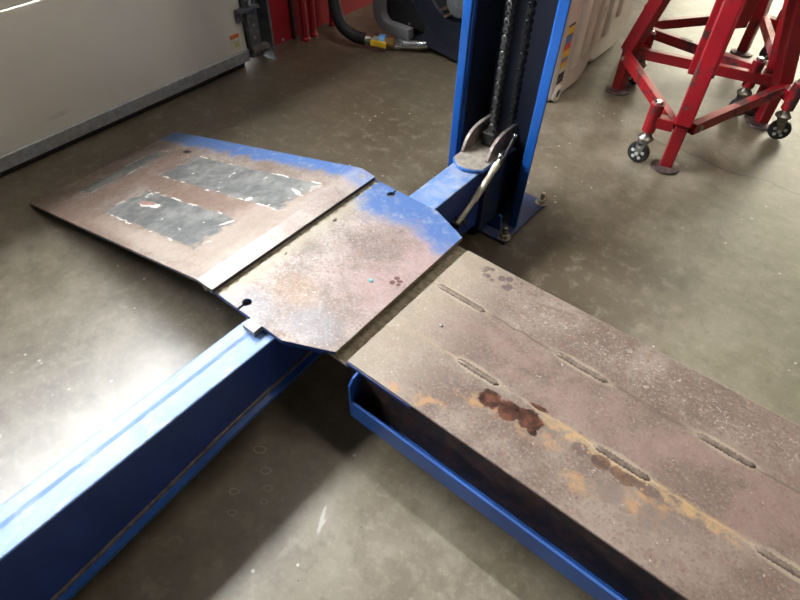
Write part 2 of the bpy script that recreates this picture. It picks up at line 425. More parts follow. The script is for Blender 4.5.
def tube(bm, pts, r, seg=12):
    pts = [Vector(p) for p in pts]; rings = []
    for i, p in enumerate(pts):
        d = pts[min(i + 1, len(pts) - 1)] - pts[max(i - 1, 0)]
        d, a, b = frame_of(d)
        rings.append([bm.verts.new(p + (a * math.cos(2 * PI * k / seg) + b * math.sin(2 * PI * k / seg)) * r) for k in range(seg)])
    for R0, R1 in zip(rings, rings[1:]):
        for i in range(seg):
            j = (i + 1) % seg; bm.faces.new((R0[i], R0[j], R1[j], R1[i]))
    bm.faces.new(rings[0][::-1]); bm.faces.new(rings[-1])
    return bm
def smooth_path(pts, n=6):
    pts = [Vector(p) for p in pts]; out = []
    P = [pts[0]] + pts + [pts[-1]]
    for i in range(1, len(P) - 2):
        for k in range(n):
            t = k / n
            a, b, c, d = P[i - 1], P[i], P[i + 1], P[i + 2]
            out.append(.5 * ((2 * b) + (c - a) * t + (2 * a - 5 * b + 4 * c - d) * t * t + (3 * b - a - 3 * c + d) * t ** 3))
    out.append(pts[-1]); return out
def beam(bm, p, q, w, h, up=(0, 0, 1)):
    """rectangular bar from p to q, w sideways, h along up"""
    p, q = Vector(p), Vector(q); d = (q - p).normalized(); up = Vector(up)
    a = d.cross(up).normalized(); b = a.cross(d).normalized()
    V = []
    for c in (p, q):
        for sx, sy in ((-1, -1), (1, -1), (1, 1), (-1, 1)): V.append(bm.verts.new(c + a * sx * w / 2 + b * sy * h / 2))
    for f in ((3, 2, 1, 0), (4, 5, 6, 7), (0, 1, 5, 4), (1, 2, 6, 5), (2, 3, 7, 6), (3, 0, 4, 7)): bm.faces.new([V[i] for i in f])
    return bm
def prism(bm, poly, axis, lo, hi):
    """poly in the two other axes, extruded along axis"""
    def P(u, v, w):
        return {'x': (w, u, v), 'y': (u, w, v), 'z': (u, v, w)}[axis]
    A = [bm.verts.new(P(u, v, lo)) for u, v in poly]; B = [bm.verts.new(P(u, v, hi)) for u, v in poly]
    n = len(poly)
    bm.faces.new(A[::-1]); bm.faces.new(B)
    for i in range(n):
        j = (i + 1) % n; bm.faces.new((A[i], A[j], B[j], B[i]))
    return bm

def make(name, bm, mat, parent=None, bevel=0, seg=2, smooth=False, ang=35):
    off = ROOT.get(parent.name, Vector((0, 0, 0))) if parent else Vector((0, 0, 0))
    bmesh.ops.recalc_face_normals(bm, faces=bm.faces[:])
    if off.length: bmesh.ops.translate(bm, verts=bm.verts[:], vec=-off)
    me = D.meshes.new(name); bm.to_mesh(me); bm.free()
    o = D.objects.new(name, me); COL.objects.link(o); me.materials.append(mat)
    if parent: o.parent = parent; ROOT[o.name] = off
    if smooth:
        for p in me.polygons: p.use_smooth = True
        bmm = bmesh.new(); bmm.from_mesh(me)
        for e in bmm.edges:
            if len(e.link_faces) == 2 and e.calc_face_angle(0) > math.radians(ang): e.smooth = False
        bmm.to_mesh(me); bmm.free()
    if bevel:
        b = o.modifiers.new('bevel', 'BEVEL'); b.width = bevel; b.segments = seg; b.limit_method = 'ANGLE'; b.angle_limit = math.radians(30)
        b.harden_normals = False
    return o
def thing(name, label, cat, loc=(0, 0, 0), group=None):
    o = D.objects.new(name, None); COL.objects.link(o); o.location = loc; o.empty_display_size = .05
    ROOT[o.name] = Vector(loc); o['label'] = label; o['category'] = cat
    if group: o['group'] = group
    return o
def tag(o, label, cat, group=None):
    o['label'] = label; o['category'] = cat
    if group: o['group'] = group
    return o
def struct(name, bm, mat, parent=None, **k):
    o = make(name, bm, mat, parent, **k)
    if not parent: o['kind'] = 'structure'
    return o
def copy_tree(o, parent=None):
    c = o.copy(); COL.objects.link(c)
    if parent: c.parent = parent
    for ch in list(o.children): copy_tree(ch, c)
    return c

# ------------------------------------------------------------------ room shell
HX0, HX1, HY0, HY1, HZ = -2.62, 6.5, -4.5, 9.0, 4.6
struct('floor', box(BM(), HX0 - .1, HX1 + .1, HY0 - .1, HY1 + .1, -.10, 0), m_floor)
struct('ceiling', box(BM(), HX0 - .1, HX1 + .1, HY0 - .1, HY1 + .1, HZ, HZ + .1), m_ceil)
DY0, DY1, DZ = -1.0, 1.86, 3.05           # gate opening in the left wall
b = BM()
box(b, HX0 - .1, HX0, HY0, DY0, 0, HZ); box(b, HX0 - .1, HX0, DY1 + .12, HY1, 0, HZ); box(b, HX0 - .1, HX0, DY0, DY1 + .12, DZ + .1, HZ)
struct('wall_left', b, m_wallin)
struct('wall_right', box(BM(), HX1, HX1 + .1, HY0, HY1, 0, HZ), m_wallin)
struct('wall_front', box(BM(), HX0, HX1, HY0 - .1, HY0, 0, HZ), m_wallin)
BX0, BX1, BZ = -2.4, 2.4, 3.4             # open bay in the far wall
b = BM()
box(b, HX0, BX0, HY1, HY1 + .1, 0, HZ); box(b, BX1, HX1, HY1, HY1 + .1, 0, HZ); box(b, BX0, BX1, HY1, HY1 + .1, BZ, HZ)
struct('wall_back', b, m_wallin)
b = BM(); box(b, -60, HX0 - .12, -60, 60, -.14, -.04); box(b, HX0 - .12, 60, HY1 + .12, 60, -.14, -.04)
struct('ground_outside', b, m_ext)

b = BM()
for k in range(4): box(b, BX0 + k * 1.2, BX0 + (k + 1) * 1.2, HY1 + .03, HY1 + .036, 0, BZ)
struct('added_dimming_panes', b, m_baydim)  # panes added to dim the daylight from the far bay
# red sheet cladding beside the gate with two upright ribs
b = BM(); box(b, -2.60, -2.575, 1.99, 4.6, 0.0, 2.6)
struct('trim_1', b, m_redwall)
for i, (x, y, r) in enumerate(((-2.50, 2.255, .020), (-2.505, 2.325, .017), (-2.53, 2.51, .020))):
    b = BM(); cyl(b, (x, y, 0), (x, y, 2.6), r, seg=18); lathe(b, (x, y, 0), (0, 0, 1), [(r * 1.25, 0), (r * 1.25, .015), (r, .02)], 18)
    struct('trim_%d' % (i + 6), b, m_redwall, smooth=True)
b = BM(); box(b, -2.575, -2.55, 2.215, 2.235, 0, 2.6)
struct('trim_4', b, plain('dark_gap_strip', (.03, .008, .008), .6), bevel=.004)

struct('trim_5', box(BM(), -2.64, -2.551, 1.80, 2.0, .010, 3.2), m_track)  # jamb panel added to close the daylight leak beside the gate
# sectional overhead gate: two plain sections, three glazed ones above
door = D.objects.new('door_1', None); COL.objects.link(door); door['kind'] = 'structure'; ROOT['door_1'] = Vector((0, 0, 0))
X0, X1 = -2.55, -2.50
b = BM()
box(b, X0, X1, DY0 + .02, DY1 - .02, .085, .575)
struct('lower_panel', b, m_door, door, bevel=.006)
b = BM(); box(b, X0, X1, DY0 + .02, DY1 - .02, .580, 1.16)
struct('second_panel', b, m_door, door, bevel=.006)
b = BM(); z0, z1 = 1.165, 3.04
rows = ((1.45, 1.90), (1.905, 2.50), (2.505, 2.90)); ncol = 3; WY0 = -.85; wY = (DY1 - WY0 - .02) / ncol
for (a, c) in rows:
    box(b, X0, X1, DY0 + .02, WY0, a, c); box(b, X0, X1, DY0 + .02, DY1 - .02, a, a + .06); box(b, X0, X1, DY0 + .02, DY1 - .02, c - .06, c)
    for k in range(ncol + 1):
        yy = WY0 + k * wY
        box(b, X0, X1, max(DY0 + .02, yy - .03), min(DY1 - .02, yy + .03), a + .06, c - .06)
struct('glazed_frame', b, m_door, door)
for nm, a, c in (('third_panel', 1.165, 1.445), ('top_panel', 2.905, 3.05)):
    struct(nm, box(BM(), X0, X1, DY0 + .02, DY1 - .02, a, c), m_door, door, bevel=.006)
b = BM()
for (a, c) in rows:
    for k in range(ncol): box(b, -2.527, -2.523, WY0 + .03 + k * wY, WY0 - .03 + (k + 1) * wY, a + .06, c - .06)
    struct('window_panes', b, m_glass if a == 1.905 else m_tinted, door); b = BM()
b = BM(); prism(b, [(-2.552, .03), (-2.494, .03), (-2.490, .088), (-2.500, .092), (-2.552, .09)], 'y', DY0 + .02, DY1 - .02)
for k in range(6):
    lathe(b, (-2.492, -.9 + k * .53 + .33, .062), (1, 0, 0), [(.007, -.004), (.007, .002), (.003, .005)], 10)
struct('bottom_channel', b, m_galv, door, bevel=.003)
b = BM(); tube(b, [(-2.522, DY0 + .03, .018), (-2.522, DY1 - .05, .018)], .018, 12)
struct('rubber_seal', b, m_rubber, door, smooth=True)
# safety sticker near the gate's edge
b = BM(); box(b, -2.5, -2.4988, 1.745, 1.80, .115, .185)
st = struct('warning_sticker', b, plain('pale_sticker', (.62, .58, .45), .5), door)
b = BM(); box(b, -2.4988, -2.4982, 1.745, 1.80, .166, .185); struct('orange_header', b, plain('orange_ink', (.62, .13, .02), .5), st)
b = BM(); box(b, -2.4988, -2.4982, 1.765, 1.795, .12, .145); struct('yellow_symbol', b, plain('faded_yellow_ink', (.55, .55, .20), .5), st)

tr = thing('door_track', 'grey steel door track with bolted roller brackets at the white door edge', 'door track', (-2.48, 1.9, 0))
b = BM(); box(b, -2.49, -2.482, 1.842, 1.925, .05, 3.1); box(b, -2.482, -2.462, 1.842, 1.848, .05, 3.1)
make('track_channel', b, m_track, tr, bevel=.002)
b = BM(); box(b, -2.56, -2.553, 1.925, 1.985, 0, 3.1); box(b, -2.555, -2.447, 1.968, 1.982, 0, 3.1)
make('jamb_angle', b, m_track, tr, bevel=.002)
b = BM(); box(b, -2.482, -2.452, 1.80, 1.925, .285, .30); box(b, -2.492, -2.482, 1.795, 1.86, .235, .30)
hb = make('roller_bracket', b, m_track, tr, bevel=.002)
lathe_b = BM(); lathe(lathe_b, (-2.475, 1.872, .318), (1, 0, 0), [(.013, 0), (.015, .006), (.015, .02), (.006, .026)], 14)
make('bolt', lathe_b, m_chrome, hb, smooth=True)
b = BM(); box(b, -2.487, -2.447, 1.842, 1.945, .078, .10); box(b, -2.487, -2.480, 1.842, 1.945, .05, .10)
bb = make('bottom_bracket', b, m_rustplate, tr, bevel=.002)
for yy, zz in ((1.885, .14), (1.89, .20), (1.875, .25)):
    b = BM(); lathe(b, (-2.482, yy, zz), (1, 0, 0), [(.007, 0), (.007, .004), (.003, .007)], 10); make('rivet', b, m_galv, tr, smooth=True)

# ------------------------------------------------------------------ lift: post
post = thing('lift_post', 'blue steel lift post bolted to the floor on a square base plate', 'lift post', (-.86, 1.65, 0))
b = BM()
T = .007; yf = 1.595; yb = 1.735
outer = [(-1.036, yf), (-1.005, yf), (-.975, yb), (-.775, yb), (-.735, yf), (-.703, yf)]
inner = [(-.703, yf + T), (-.7405, yf + T), (-.779, yb + T), (-.971, yb + T), (-.9995, yf + T), (-1.036, yf + T)]
prism(b, outer + inner, 'z', .012, 2.3)
for v in b.verts:      # the column spreads slightly towards the top
    if v.co.z > 1: v.co.x += .016 + .042 * max(0, min(1, (v.co.x + 1.036) / .33))
make('column', b, m_blue_post, post, bevel=.004, seg=3)
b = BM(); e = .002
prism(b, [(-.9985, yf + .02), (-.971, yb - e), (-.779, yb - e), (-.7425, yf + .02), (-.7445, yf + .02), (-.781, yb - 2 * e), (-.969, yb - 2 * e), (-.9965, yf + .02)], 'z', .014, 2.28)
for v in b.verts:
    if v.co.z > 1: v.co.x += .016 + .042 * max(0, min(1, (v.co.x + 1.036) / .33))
gl_ = make('post_shade_liner', b, m_shadeliner, post); gl_['label'] = 'black lining added inside the post as shade'  # liner added to darken the inside of the post like shade
b = BM(); box(b, -1.025, -.691, 1.498, 1.815, 0, .012); make('base_plate', b, m_blue_grimy, post, bevel=.002)
b = BM(); prism(b, [(-.80, .012), (-.742, .012), (-.748, .075), (-.757, .082)], 'y', 1.545, 1.555); make('gusset', b, m_blue, post, bevel=.002)
for (x, y) in ((-.708, 1.522), (-.706, 1.795), (-1.008, 1.522), (-1.008, 1.795)):
    b = BM(); lathe(b, (x, y, .012), (0, 0, 1), [(0.0097, 0.0000), (0.0097, 0.0414), (0.0078, 0.0483), (0.0052, 0.0494)], 16)
    s_ = make('anchor_bolt', b, m_bolt, post, smooth=True)
    b = BM(); lathe(b, (x, y, .012), (0, 0, 1), [(0.0240, 0.0000), (0.0240, 0.0046), (0.0130, 0.0052)], 22); make('washer', b, m_bolt, s_, smooth=True)
    b = BM(); lathe(b, (x, y, .0165), (0, 0, 1), [(0.0175, 0.0000), (0.0189, 0.0023), (0.0189, 0.0126), (0.0156, 0.0155)], 6); make('nut', b, m_bolt, s_)

# ------------------------------------------------------------------ lift: cross beam
BXL, BXR, BT = -.911, -.806, .297
cb = thing('cross_beam', 'long blue box-section lift beam running under the bridge plate into the post', 'lift beam', (-.86, .6, 0))
prof = [(-1.8, BT), (1.47, BT), (1.47, .055), (1.20, .075), (.95, .12), (.60, .135), (.30, .112), (.10, .084), (-.18, .052), (-.6, .03), (-1.8, .03)]
b = BM(); prism(b, prof, 'x', BXL, BXR); make('box_section', b, m_beam, cb, bevel=.004, seg=3)
b = BM(); prism(b, [(BXL + .004, BT - .001), (BXL + .007, BT + .0016), (BXL + .038, BT + .0016), (BXL + .052, BT - .0004), (BXL + .052, BT - .001)], 'y', -1.78, .50)
make('cap_strip', b, m_beam, cb)
b = BM()
low = [(1.20, .075), (.95, .12), (.60, .135), (.30, .112), (.10, .084), (-.18, .052), (-.6, .03), (-1.8, .03)]
for (y0, z0), (y1, z1) in zip(low, low[1:]):
    for xa, xb in ((BXR - .002, BXR + .022), (BXL - .022, BXL + .002)):
        vs = [b.verts.new(p) for p in ((xa, y0, z0 - .012), (xb, y0, z0 - .014), (xb, y0, z0 - .002), (xa, y0, z0 + .004), (xa, y1, z1 - .012), (xb, y1, z1 - .014), (xb, y1, z1 - .002), (xa, y1, z1 + .004))]
        for f in ((3, 2, 1, 0), (4, 5, 6, 7), (0, 1, 5, 4), (1, 2, 6, 5), (2, 3, 7, 6), (3, 0, 4, 7)): b.faces.new([vs[i] for i in f])
make('bottom_flange', b, m_blue, cb)
b = BM()
for (y0, z0), (y1, z1) in zip(low[:-1], low[1:]):
    beam(b, (BXR + .001, y0, z0 + .006), (BXR + .001, y1, z1 + .006), .011, .010)
make('weld_seam', b, m_rustplate, cb)
b = BM(); box(b, -.893, -.868, -1.7, 1.48, .006, .20); make('keel_light_block', b, m_blue_navy, cb)  # hidden plate added to stop light passing under the beam
# sliding end block inside the post
b = BM(); box(b, -.932, -.790, 1.470, 1.66, .03, .296); make('slide_block', b, m_blue_grimy, cb, bevel=.003)
arc = [(-.918, 1.62), (-.918, 1.445)] + [(-.918 + .122 * k / 8, 1.445 - .032 * math.sin(PI * k / 8)) for k in range(1, 8)] + [(-.796, 1.445), (-.796, 1.62)]
b = BM(); prism(b, arc, 'z', BT, BT + .014); make('end_collar', b, m_blue_dusty, cb, bevel=.002)
b = BM(); prism(b, [(x * .97 - .0258, y * .985 + .0245) for x, y in arc], 'z', BT + .0135, BT + .0155); make('dust_cover', b, m_tan, cb)
for x in (-.912, -.812):
    poly = [(1.488, .298), (1.490, .32)] + [(1.60 - .11 * math.cos(t), .298 + .088 * math.sin(t) ** .8) for t in [PI * .13 + k * PI * .37 / 9 for k in range(1, 10)]] + [(1.655, .383), (1.68, .374), (1.68, .298)]
    b = BM(); prism(b, poly, 'x', x - .006, x + .006); make('chain_guide_plate', b, m_rustplate, cb, bevel=.0015)
b = BM(); box(b, -.890, -.842, 1.575, 1.612, .30, .362)
cv = make('chain_clevis', b, m_dark, cb, bevel=.004)
b = BM(); lathe(b, (-.866, 1.5755, .338), (0, -1, 0), [(.008, 0), (.008, .002)], 16); make('clevis_hole', b, m_black, cv)
# pale damper rod along the beam's flank
p0, p1, p2 = Vector((-.778, 1.502, .312)), Vector((-.782, 1.390, .226)), Vector((-.786, 1.305, .176))
b = BM(); cyl(b, p0, p1, .0112, seg=20); lathe(b, p0, p0 - p1, [(.0128, -.02), (.0128, 0), (.011, .006), (.007, .007), (.007, .022)], 18)
dr = make('damper_rod', b, m_ivory, cb, smooth=True); dr['label'] = 'pale ivory damper rod'
b = BM(); cyl(b, p1 + (p0 - p1) * .15, p2, .0085, seg=16); make('piston', b, m_ivory, dr, smooth=True)
b = BM(); box(b, -.806, -.772, 1.293, 1.312, .165, .182); make('rod_bracket', b, m_dark, dr, bevel=.002)
b = BM(); cyl(b, (-.806, 1.325, .178), (-.768, 1.325, .178), .009, seg=14); make('rod_pin', b, m_dark, dr, smooth=True)
b = BM(); lathe(b, (-.778, 1.518, .328), (0, .4, .5), [(.010, 0), (.012, .006), (.010, .014), (.004, .018)], 16); make('ball_joint', b, m_chrome, dr, smooth=True)
b = BM(); tube(b, smooth_path([(-.775, 1.53, .30), (-.772, 1.555, .345), (-.768, 1.575, .378), (-.766, 1.578, .388)], 5), .006, 10); lv = make('release_lever', b, m_dark, cb, smooth=True)
b = BM(); bmesh.ops.create_uvsphere(b, u_segments=14, v_segments=10, radius=.0075, matrix=Matrix.Translation((-.766, 1.579, .392))); make('lever_knob', b, m_chrome, lv, smooth=True)

# ------------------------------------------------------------------ chains
def link_mesh(c, pitch, odd):
    b = BM()
    w = .0046 if odd else .0105
    for sx in (-w, w):
        poly = []; R_ = .0102; h = pitch / 2
        for k in range(11): t = -.35 + (PI + .7) * k / 10; poly.append((R_ * math.cos(t), R_ * math.sin(t) + h))
        poly.append((-.0046, 0))
        for k in range(11): t = PI - .35 + (PI + .7) * k / 10; poly.append((R_ * math.cos(t), R_ * math.sin(t) - h))
        poly.append((.0046, 0))
        prism(b, poly, 'y', sx - .0028, sx + .0028)
    for dz in (-pitch / 2, pitch / 2): cyl(b, (0, -.0145, dz), (0, .0145, dz), .005, seg=10)
    return b
def chain(x, y, z0, n, label, mat):
    pitch = .025
    t = thing('lifting_chain', label, 'chain', (x, y, z0), 'lifting chains inside the blue post')
    src = []
    for odd in (0, 1):
        o = make('chain_link', link_mesh(None, pitch, odd), mat, t, bevel=.001, seg=1)
        for v in o.data.vertices: v.co += Vector((x, y, z0))     # mesh stays centred on its own link
        src.append(o)
    for i in range(n):
        o = src[i] if i < 2 else src[i % 2].copy()
        if i >= 2: COL.objects.link(o); o.parent = t
        o.location = (0, 0, .012 + i * pitch)
    return t
chain(-.862, 1.594, .362, 41, 'dark oily chain rising from the clevis block at the front of the post', m_chain)
chain(-.826, 1.655, .298, 44, 'dim chain hanging deeper inside the blue post, right of the front chain', m_dark)  # darker steel than the front chain, post shade put into its colour

# ------------------------------------------------------------------ lift: runway
DT = .299
rw = thing('lift_runway', 'long rust-mottled steel runway deck with weld seams on the right', 'runway', (0, .84, .1))
RY0, RY1, RXA, RXB = .5815, 1.101, -.618, 2.6
b = BM(); box(b, RXA, RXB, RY0, RY1, DT - .008, DT); make('deck_plate', b, m_deck, rw, bevel=.0025)
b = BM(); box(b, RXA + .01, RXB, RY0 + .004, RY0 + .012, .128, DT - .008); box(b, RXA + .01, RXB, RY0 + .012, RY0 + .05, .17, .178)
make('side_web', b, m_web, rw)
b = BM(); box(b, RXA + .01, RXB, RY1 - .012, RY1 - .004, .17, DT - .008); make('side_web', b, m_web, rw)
b = BM(); box(b, RXA + .01, RXA + .018, RY0 + .012, RY1 - .012, .17, DT - .008); make('end_web', b, m_blue_navy, rw)
b = BM(); box(b, RXA - .002, -.42, RY0 - .003, RY0 + .003, DT - .016, DT - .005); make('edge_strip', b, m_blue_navy, rw, bevel=.001)
# blue side rail for the rolling jack, open tray towards the deck
b = BM(); box(b, -.578, RXB, .544, .552, .128, .196); box(b, -.578, RXB, .552, RY0 + .004, .128, .136)
jr = make('jack_rail', b, m_blue, rw, bevel=.0015); jr['label'] = 'bright blue jack rail along the deck edge'
b = BM(); prism(b, [(.544, .128), (RY0 + .004, .128), (RY0 + .004, .288), (.560, .282), (.544, .262)], 'x', -.584, -.577); make('rail_end_plate', b, m_blue, jr, bevel=.001)
# dirty ledge under the bridge plate
b = BM(); box(b, -.690, RXA + .004, RY0 - .004, RY1 + .006, .276, .290)
prism(b, [(-.6185, .289), (-.609, .289), (-.6125, .2985), (-.6185, .296)], 'y', RY0, RY1)
make('dirty_ledge', b, m_grease, rw, bevel=.002)
def bead(x0, x1, y, wob=.0):
    b = BM(); n = int((x1 - x0) / .009); pts = []
    N = 10; rings = []
    for i in range(n * 2 + 1):
        t = i / (n * 2); x = x0 + (x1 - x0) * t
        e = min(1, min(t, 1 - t) * n / 1.2); r = (.0082 + .0012 * math.cos(i * PI) + random.uniform(-.0006, .0006)) * math.sqrt(max(.08, e))
        yy = y + random.uniform(-.0008, .0008)
        rings.append([b.verts.new((x, yy + r * math.cos(PI * k / (N - 1)), DT - .0006 + .7 * r * math.sin(PI * k / (N - 1)))) for k in range(N)])
    for A, B in zip(rings, rings[1:]):
        for k in range(N - 1): b.faces.new((A[k], A[k + 1], B[k + 1], B[k]))
        b.faces.new((A[N - 1], A[0], B[0], B[N - 1]))
    b.faces.new(rings[0]); b.faces.new(rings[-1][::-1])
    return b
m_weld = plain('dull_weld_metal', (.13, .095, .072), .5, .2, .35, scale=80)
for x0, x1, y in BEADS:
    make('weld_bead', bead(x0, x1, y), m_weld, rw, smooth=True, ang=70)

# ------------------------------------------------------------------ bridge plate between ramp and runway
PT = .319
bp = thing('bridge_plate', 'grey steel bridge plate with clipped corners lying across the blue beam', 'steel plate', (-.85, .84, .29))
def keyhole(xc, yc, yedge, r=.0125, w=.0028):
    """outline running into a slot from the edge, round a hole and back (towards +x when edge is -y)"""
    sgn = 1 if yc > yedge else -1
    a0 = math.asin(w / r); pts = [(xc - w, yedge)]
    for k in range(17):
        t = a0 + (2 * PI - 2 * a0) * k / 16
        pts.append((xc - r * math.sin(t), yc - sgn * r * math.cos(t)))
    pts.append((xc + w, yedge)); return pts
PY0, PY1 = .513, 1.168
k1 = keyhole(-.936, .543, PY0); k2 = keyhole(-.941, 1.139, PY1)[::-1]
outline = [(-1.036, PY0)] + k1 + [(-.774, PY0), (-.645, .572), (-.650, 1.117), (-.781, PY1)] + k2 + [(-1.036, PY1)]
b = BM(); prism(b, outline, 'z', PT - .013, PT); make('top_plate', b, m_plate, bp, bevel=.0012, seg=1)
b = BM(); box(b, -1.03, -.70, .56, 1.10, .298, PT - .013); make('under_plate', b, m_blue_navy, bp)
b = BM(); prism(b, [(-1.03, .515), (-.772, .515), (-.68, .555), (-.68, .575), (-.78, .545), (-1.03, .545)], 'z', .299, PT - .0135); make('edge_bar', b, m_blue_navy, bp, bevel=.002)
b = BM(); box(b, -.889, -.845, .486, .520, BT + .003, PT - .001); make('stop_block', b, plain('scuffed_grey_steel', (.30, .28, .27), .45, .3, .2), bp, bevel=.002)

b = BM()
n_ = 60; pr = []
for i in range(n_ + 1):
    y = .525 + .63 * i / n_; w_ = .012 + .006 * math.sin(i * 1.7) + random.uniform(-.003, .003)
    pr.append((b.verts.new((-1.0265, y, PT + .0035)), b.verts.new((-1.0265 + w_, y, PT + .0002)), b.verts.new((-1.0265, y, PT - .002))))
for A, B in zip(pr, pr[1:]):
    for i in range(3): b.faces.new((A[i], B[i], B[(i + 1) % 3], A[(i + 1) % 3]))
b.faces.new(pr[0]); b.faces.new(pr[-1][::-1])
make('dirt_line', b, m_grease, bp)

# ------------------------------------------------------------------ approach ramp
ar = thing('approach_ramp', 'sloping steel approach ramp with grey adhesive patches and blue far edge', 'ramp', (-1.6, .84, 0))
th = .012
prof = [(-1.027, .334, .506, 1.162), (-1.080, .334, .5045, 1.169), (-1.090, .3335, .504, 1.1705), (-1.101, .3310, .504, 1.1707)]
for k in range(1, 7):
    t = k / 6; prof.append((-1.101 + (RX1 + 1.101) * t, .331 + (RZ1 - .331) * t, .504 - .010 * t, 1.1707 + .006 * t))
b = BM(); rows_ = []
for x, z, ya, yb_ in prof:
    dz = th
    rows_.append([b.verts.new((x, ya, z)), b.verts.new((x, yb_, z)), b.verts.new((x, yb_, z - dz)), b.verts.new((x, ya, z - dz))])
for A, B in zip(rows_, rows_[1:]):
    for i in range(4):
        j = (i + 1) % 4; b.faces.new((A[i], A[j], B[j], B[i]))
b.faces.new(rows_[0]); b.faces.new(rows_[-1][::-1])
make('ramp_plate', b, m_ramp, ar, bevel=.0018, seg=2)
for y in (.512, .70, .93, 1.12):
    b = BM(); box(b, -1.085, -1.040, y, y + .035, .300, .323); make('hinge_lug', b, m_blue_dusty, ar, bevel=.003)
b = BM(); cyl(b, (-1.066, .508, .309), (-1.066, 1.166, .309), .008, seg=14); make('hinge_pin', b, m_rustplate, ar, smooth=True)
for y in (.533, 1.137):
    b = BM(); lathe(b, (-1.062, y, .333), (0, 0, 1), [(.0125, 0), (.0115, .0016), (.006, .0022)], 18); make('plug_weld', b, m_silver, ar, smooth=True)
for y in (.72, .98):
    b = BM(); prism(b, [(-1.10, .318), (-2.15, .026), (-2.15, .002), (-1.9, .002), (-1.10, .250)], 'y', y, y + .010); make('stiffener', b, m_blue_navy, ar)

# ------------------------------------------------------------------ jack stands
def rot(v, a): return (v[0] * math.cos(a) - v[1] * math.sin(a), v[0] * math.sin(a) + v[1] * math.cos(a), v[2])
def jack_stand(label):
    t = thing('jack_stand', label, 'jack stand', (0, 0, 0), 'red three-legged jack stands')
    b = BM(); box(b, -.055, .055, -.055, .055, .262, 1.25); make('centre_column', b, m_red, t, bevel=.006)
    b = BM(); box(b, -.038, .038, -.038, .038, 1.20, 1.42); box(b, -.07, .07, -.04, .04, 1.42, 1.44); make('lift_ram', b, m_chrome, t, bevel=.004)
    R = .39; N = 3
    for k in range(3):
        a = k * 2 * PI / 3
        P = lambda x, y, z: rot((x, y, z), a)
        b = BM(); beam(b, P(R, 0, .012), P(R, 0, .225), .052, .052, up=P(1, 0, 0))
        beam(b, P(R + .004, 0, .19), P(.30, 0, .535), .052, .052, up=P(1, 0, .4))
        lg = make('leg', b, m_red, t, bevel=.007)
        b = BM(); beam(b, P(.395, 0, .205), P(.105, 0, 1.18), .066, .066, up=P(1, 0, .4))
        make('leg_sleeve', b, m_red, lg, bevel=.006)
        b = BM(); lathe(b, P(R, 0, 0), (0, 0, 1), [(.056, 0), (.060, .004), (.058, .009), (.046, .012), (.028, .018)], 32)
        make('foot_pad', b, m_pad, lg, smooth=True)
        # tie bar to the next leg, bolted at both ends
        a2 = a + 2 * PI / 3
        p, q = Vector(rot((R - .005, .036, .195), a)), Vector(rot((R - .005, -.036, .195), a2))
        b = BM(); beam(b, p, q, .034, .048)
        tb = make('tie_bar', b, m_red, t, bevel=.003)
        d = (q - p).normalized(); nrm = d.cross(Vector((0, 0, 1)))
        for c in (p + d * .035, q - d * .035):
            b = BM(); lathe(b, c + nrm * .016, nrm, [(.012, 0), (.012, .008), (.006, .012)], 6); make('tie_bolt', b, m_bolt, tb)
        # caster on an outrigger at the clockwise side
        b = BM(); beam(b, P(R, -.03, .195), P(R, -.10, .195), .046, .046); orr = make('outrigger', b, m_red, t, bevel=.004)
        b = BM(); cyl(b, P(R, -.118, .145), P(R, -.118, .268), .027, seg=22); make('spring_housing', b, m_red, orr, smooth=True)
        b = BM(); lathe(b, P(R, -.118, .268), (0, 0, 1), [(.017, 0), (.017, .009), (.012, .013)], 16); make('stem_nut', b, m_chrome, orr, smooth=True)
        c = Vector(P(R + .012, -.125, .047)); cs = P(R, -.118, 0); ca = math.radians([-16, 4, -24][k])
        ax = Vector((math.cos(ca), math.sin(ca), 0))
        b = BM(); lathe(b, (cs[0], cs[1], .105), (0, 0, 1), [(.024, 0), (.034, .004), (.034, .011), (.027, .017), (.019, .026), (.015, .042)], 26)
        fw = Vector((-ax.y, ax.x, 0))
        for sg in (-1, 1):
            o = ax * sg * .021; u = Vector((cs[0], cs[1], .108))
            pts = [u + o + fw * .022, u + o - fw * .022, c + o - fw * .010 - Vector((0, 0, .010)), c + o + fw * .010 - Vector((0, 0, .010))]
            A = [b.verts.new(x + ax * .0018) for x in pts]; B_ = [b.verts.new(x - ax * .0018) for x in pts]
            b.faces.new(A); b.faces.new(B_[::-1])
            for i in range(4): j = (i + 1) % 4; b.faces.new((A[i], A[j], B_[j], B_[i]))
        fk = make('caster_fork', b, m_fork, t, smooth=True)
        b = BM(); lathe(b, c - ax * .015, ax, [(.030, 0), (.044, .002), (.047, .008), (.047, .022), (.044, .028), (.030, .030)], 34); wh = make('caster_wheel', b, m_tyre, fk, smooth=True)
        b = BM()
        for i in range(5):
            th_ = i * PI / 2.5 + .3; cc = c + (fw * math.cos(th_) + Vector((0, 0, 1)) * math.sin(th_)) * .023
            cyl(b, cc - ax * .0162, cc + ax * .0162, .0078, seg=12)
        cyl(b, c - ax * .026, c + ax * .026, .007, seg=12)
        make('wheel_web', b, m_hole, wh)
    return t
m_pad = plain('scraped_foot_steel', (.14, .10, .095), .38, .6, .3, dirt=(.12, .05, .045), dirt_amt=.8, scale=50)
js = jack_stand('red three-legged jack stand with casters, nearest to the camera at upper right')
js.location = (-.505, 2.76, 0); js.rotation_euler = (0, 0, math.radians(-78))
j2 = copy_tree(js); j2['label'] = 'red jack stand partly hidden behind the nearer red jack stand'
bar = [c for c in j2.children if c.name.startswith('tie_bar')][0]
bar.material_slots[0].link = 'OBJECT'; bar.material_slots[0].material = m_red_pale; bar['label'] = 'scuffed pale pink tie bar'
j2.location = (-.575, 3.365, 0); j2.rotation_euler = (0, 0, math.radians(-37.5))

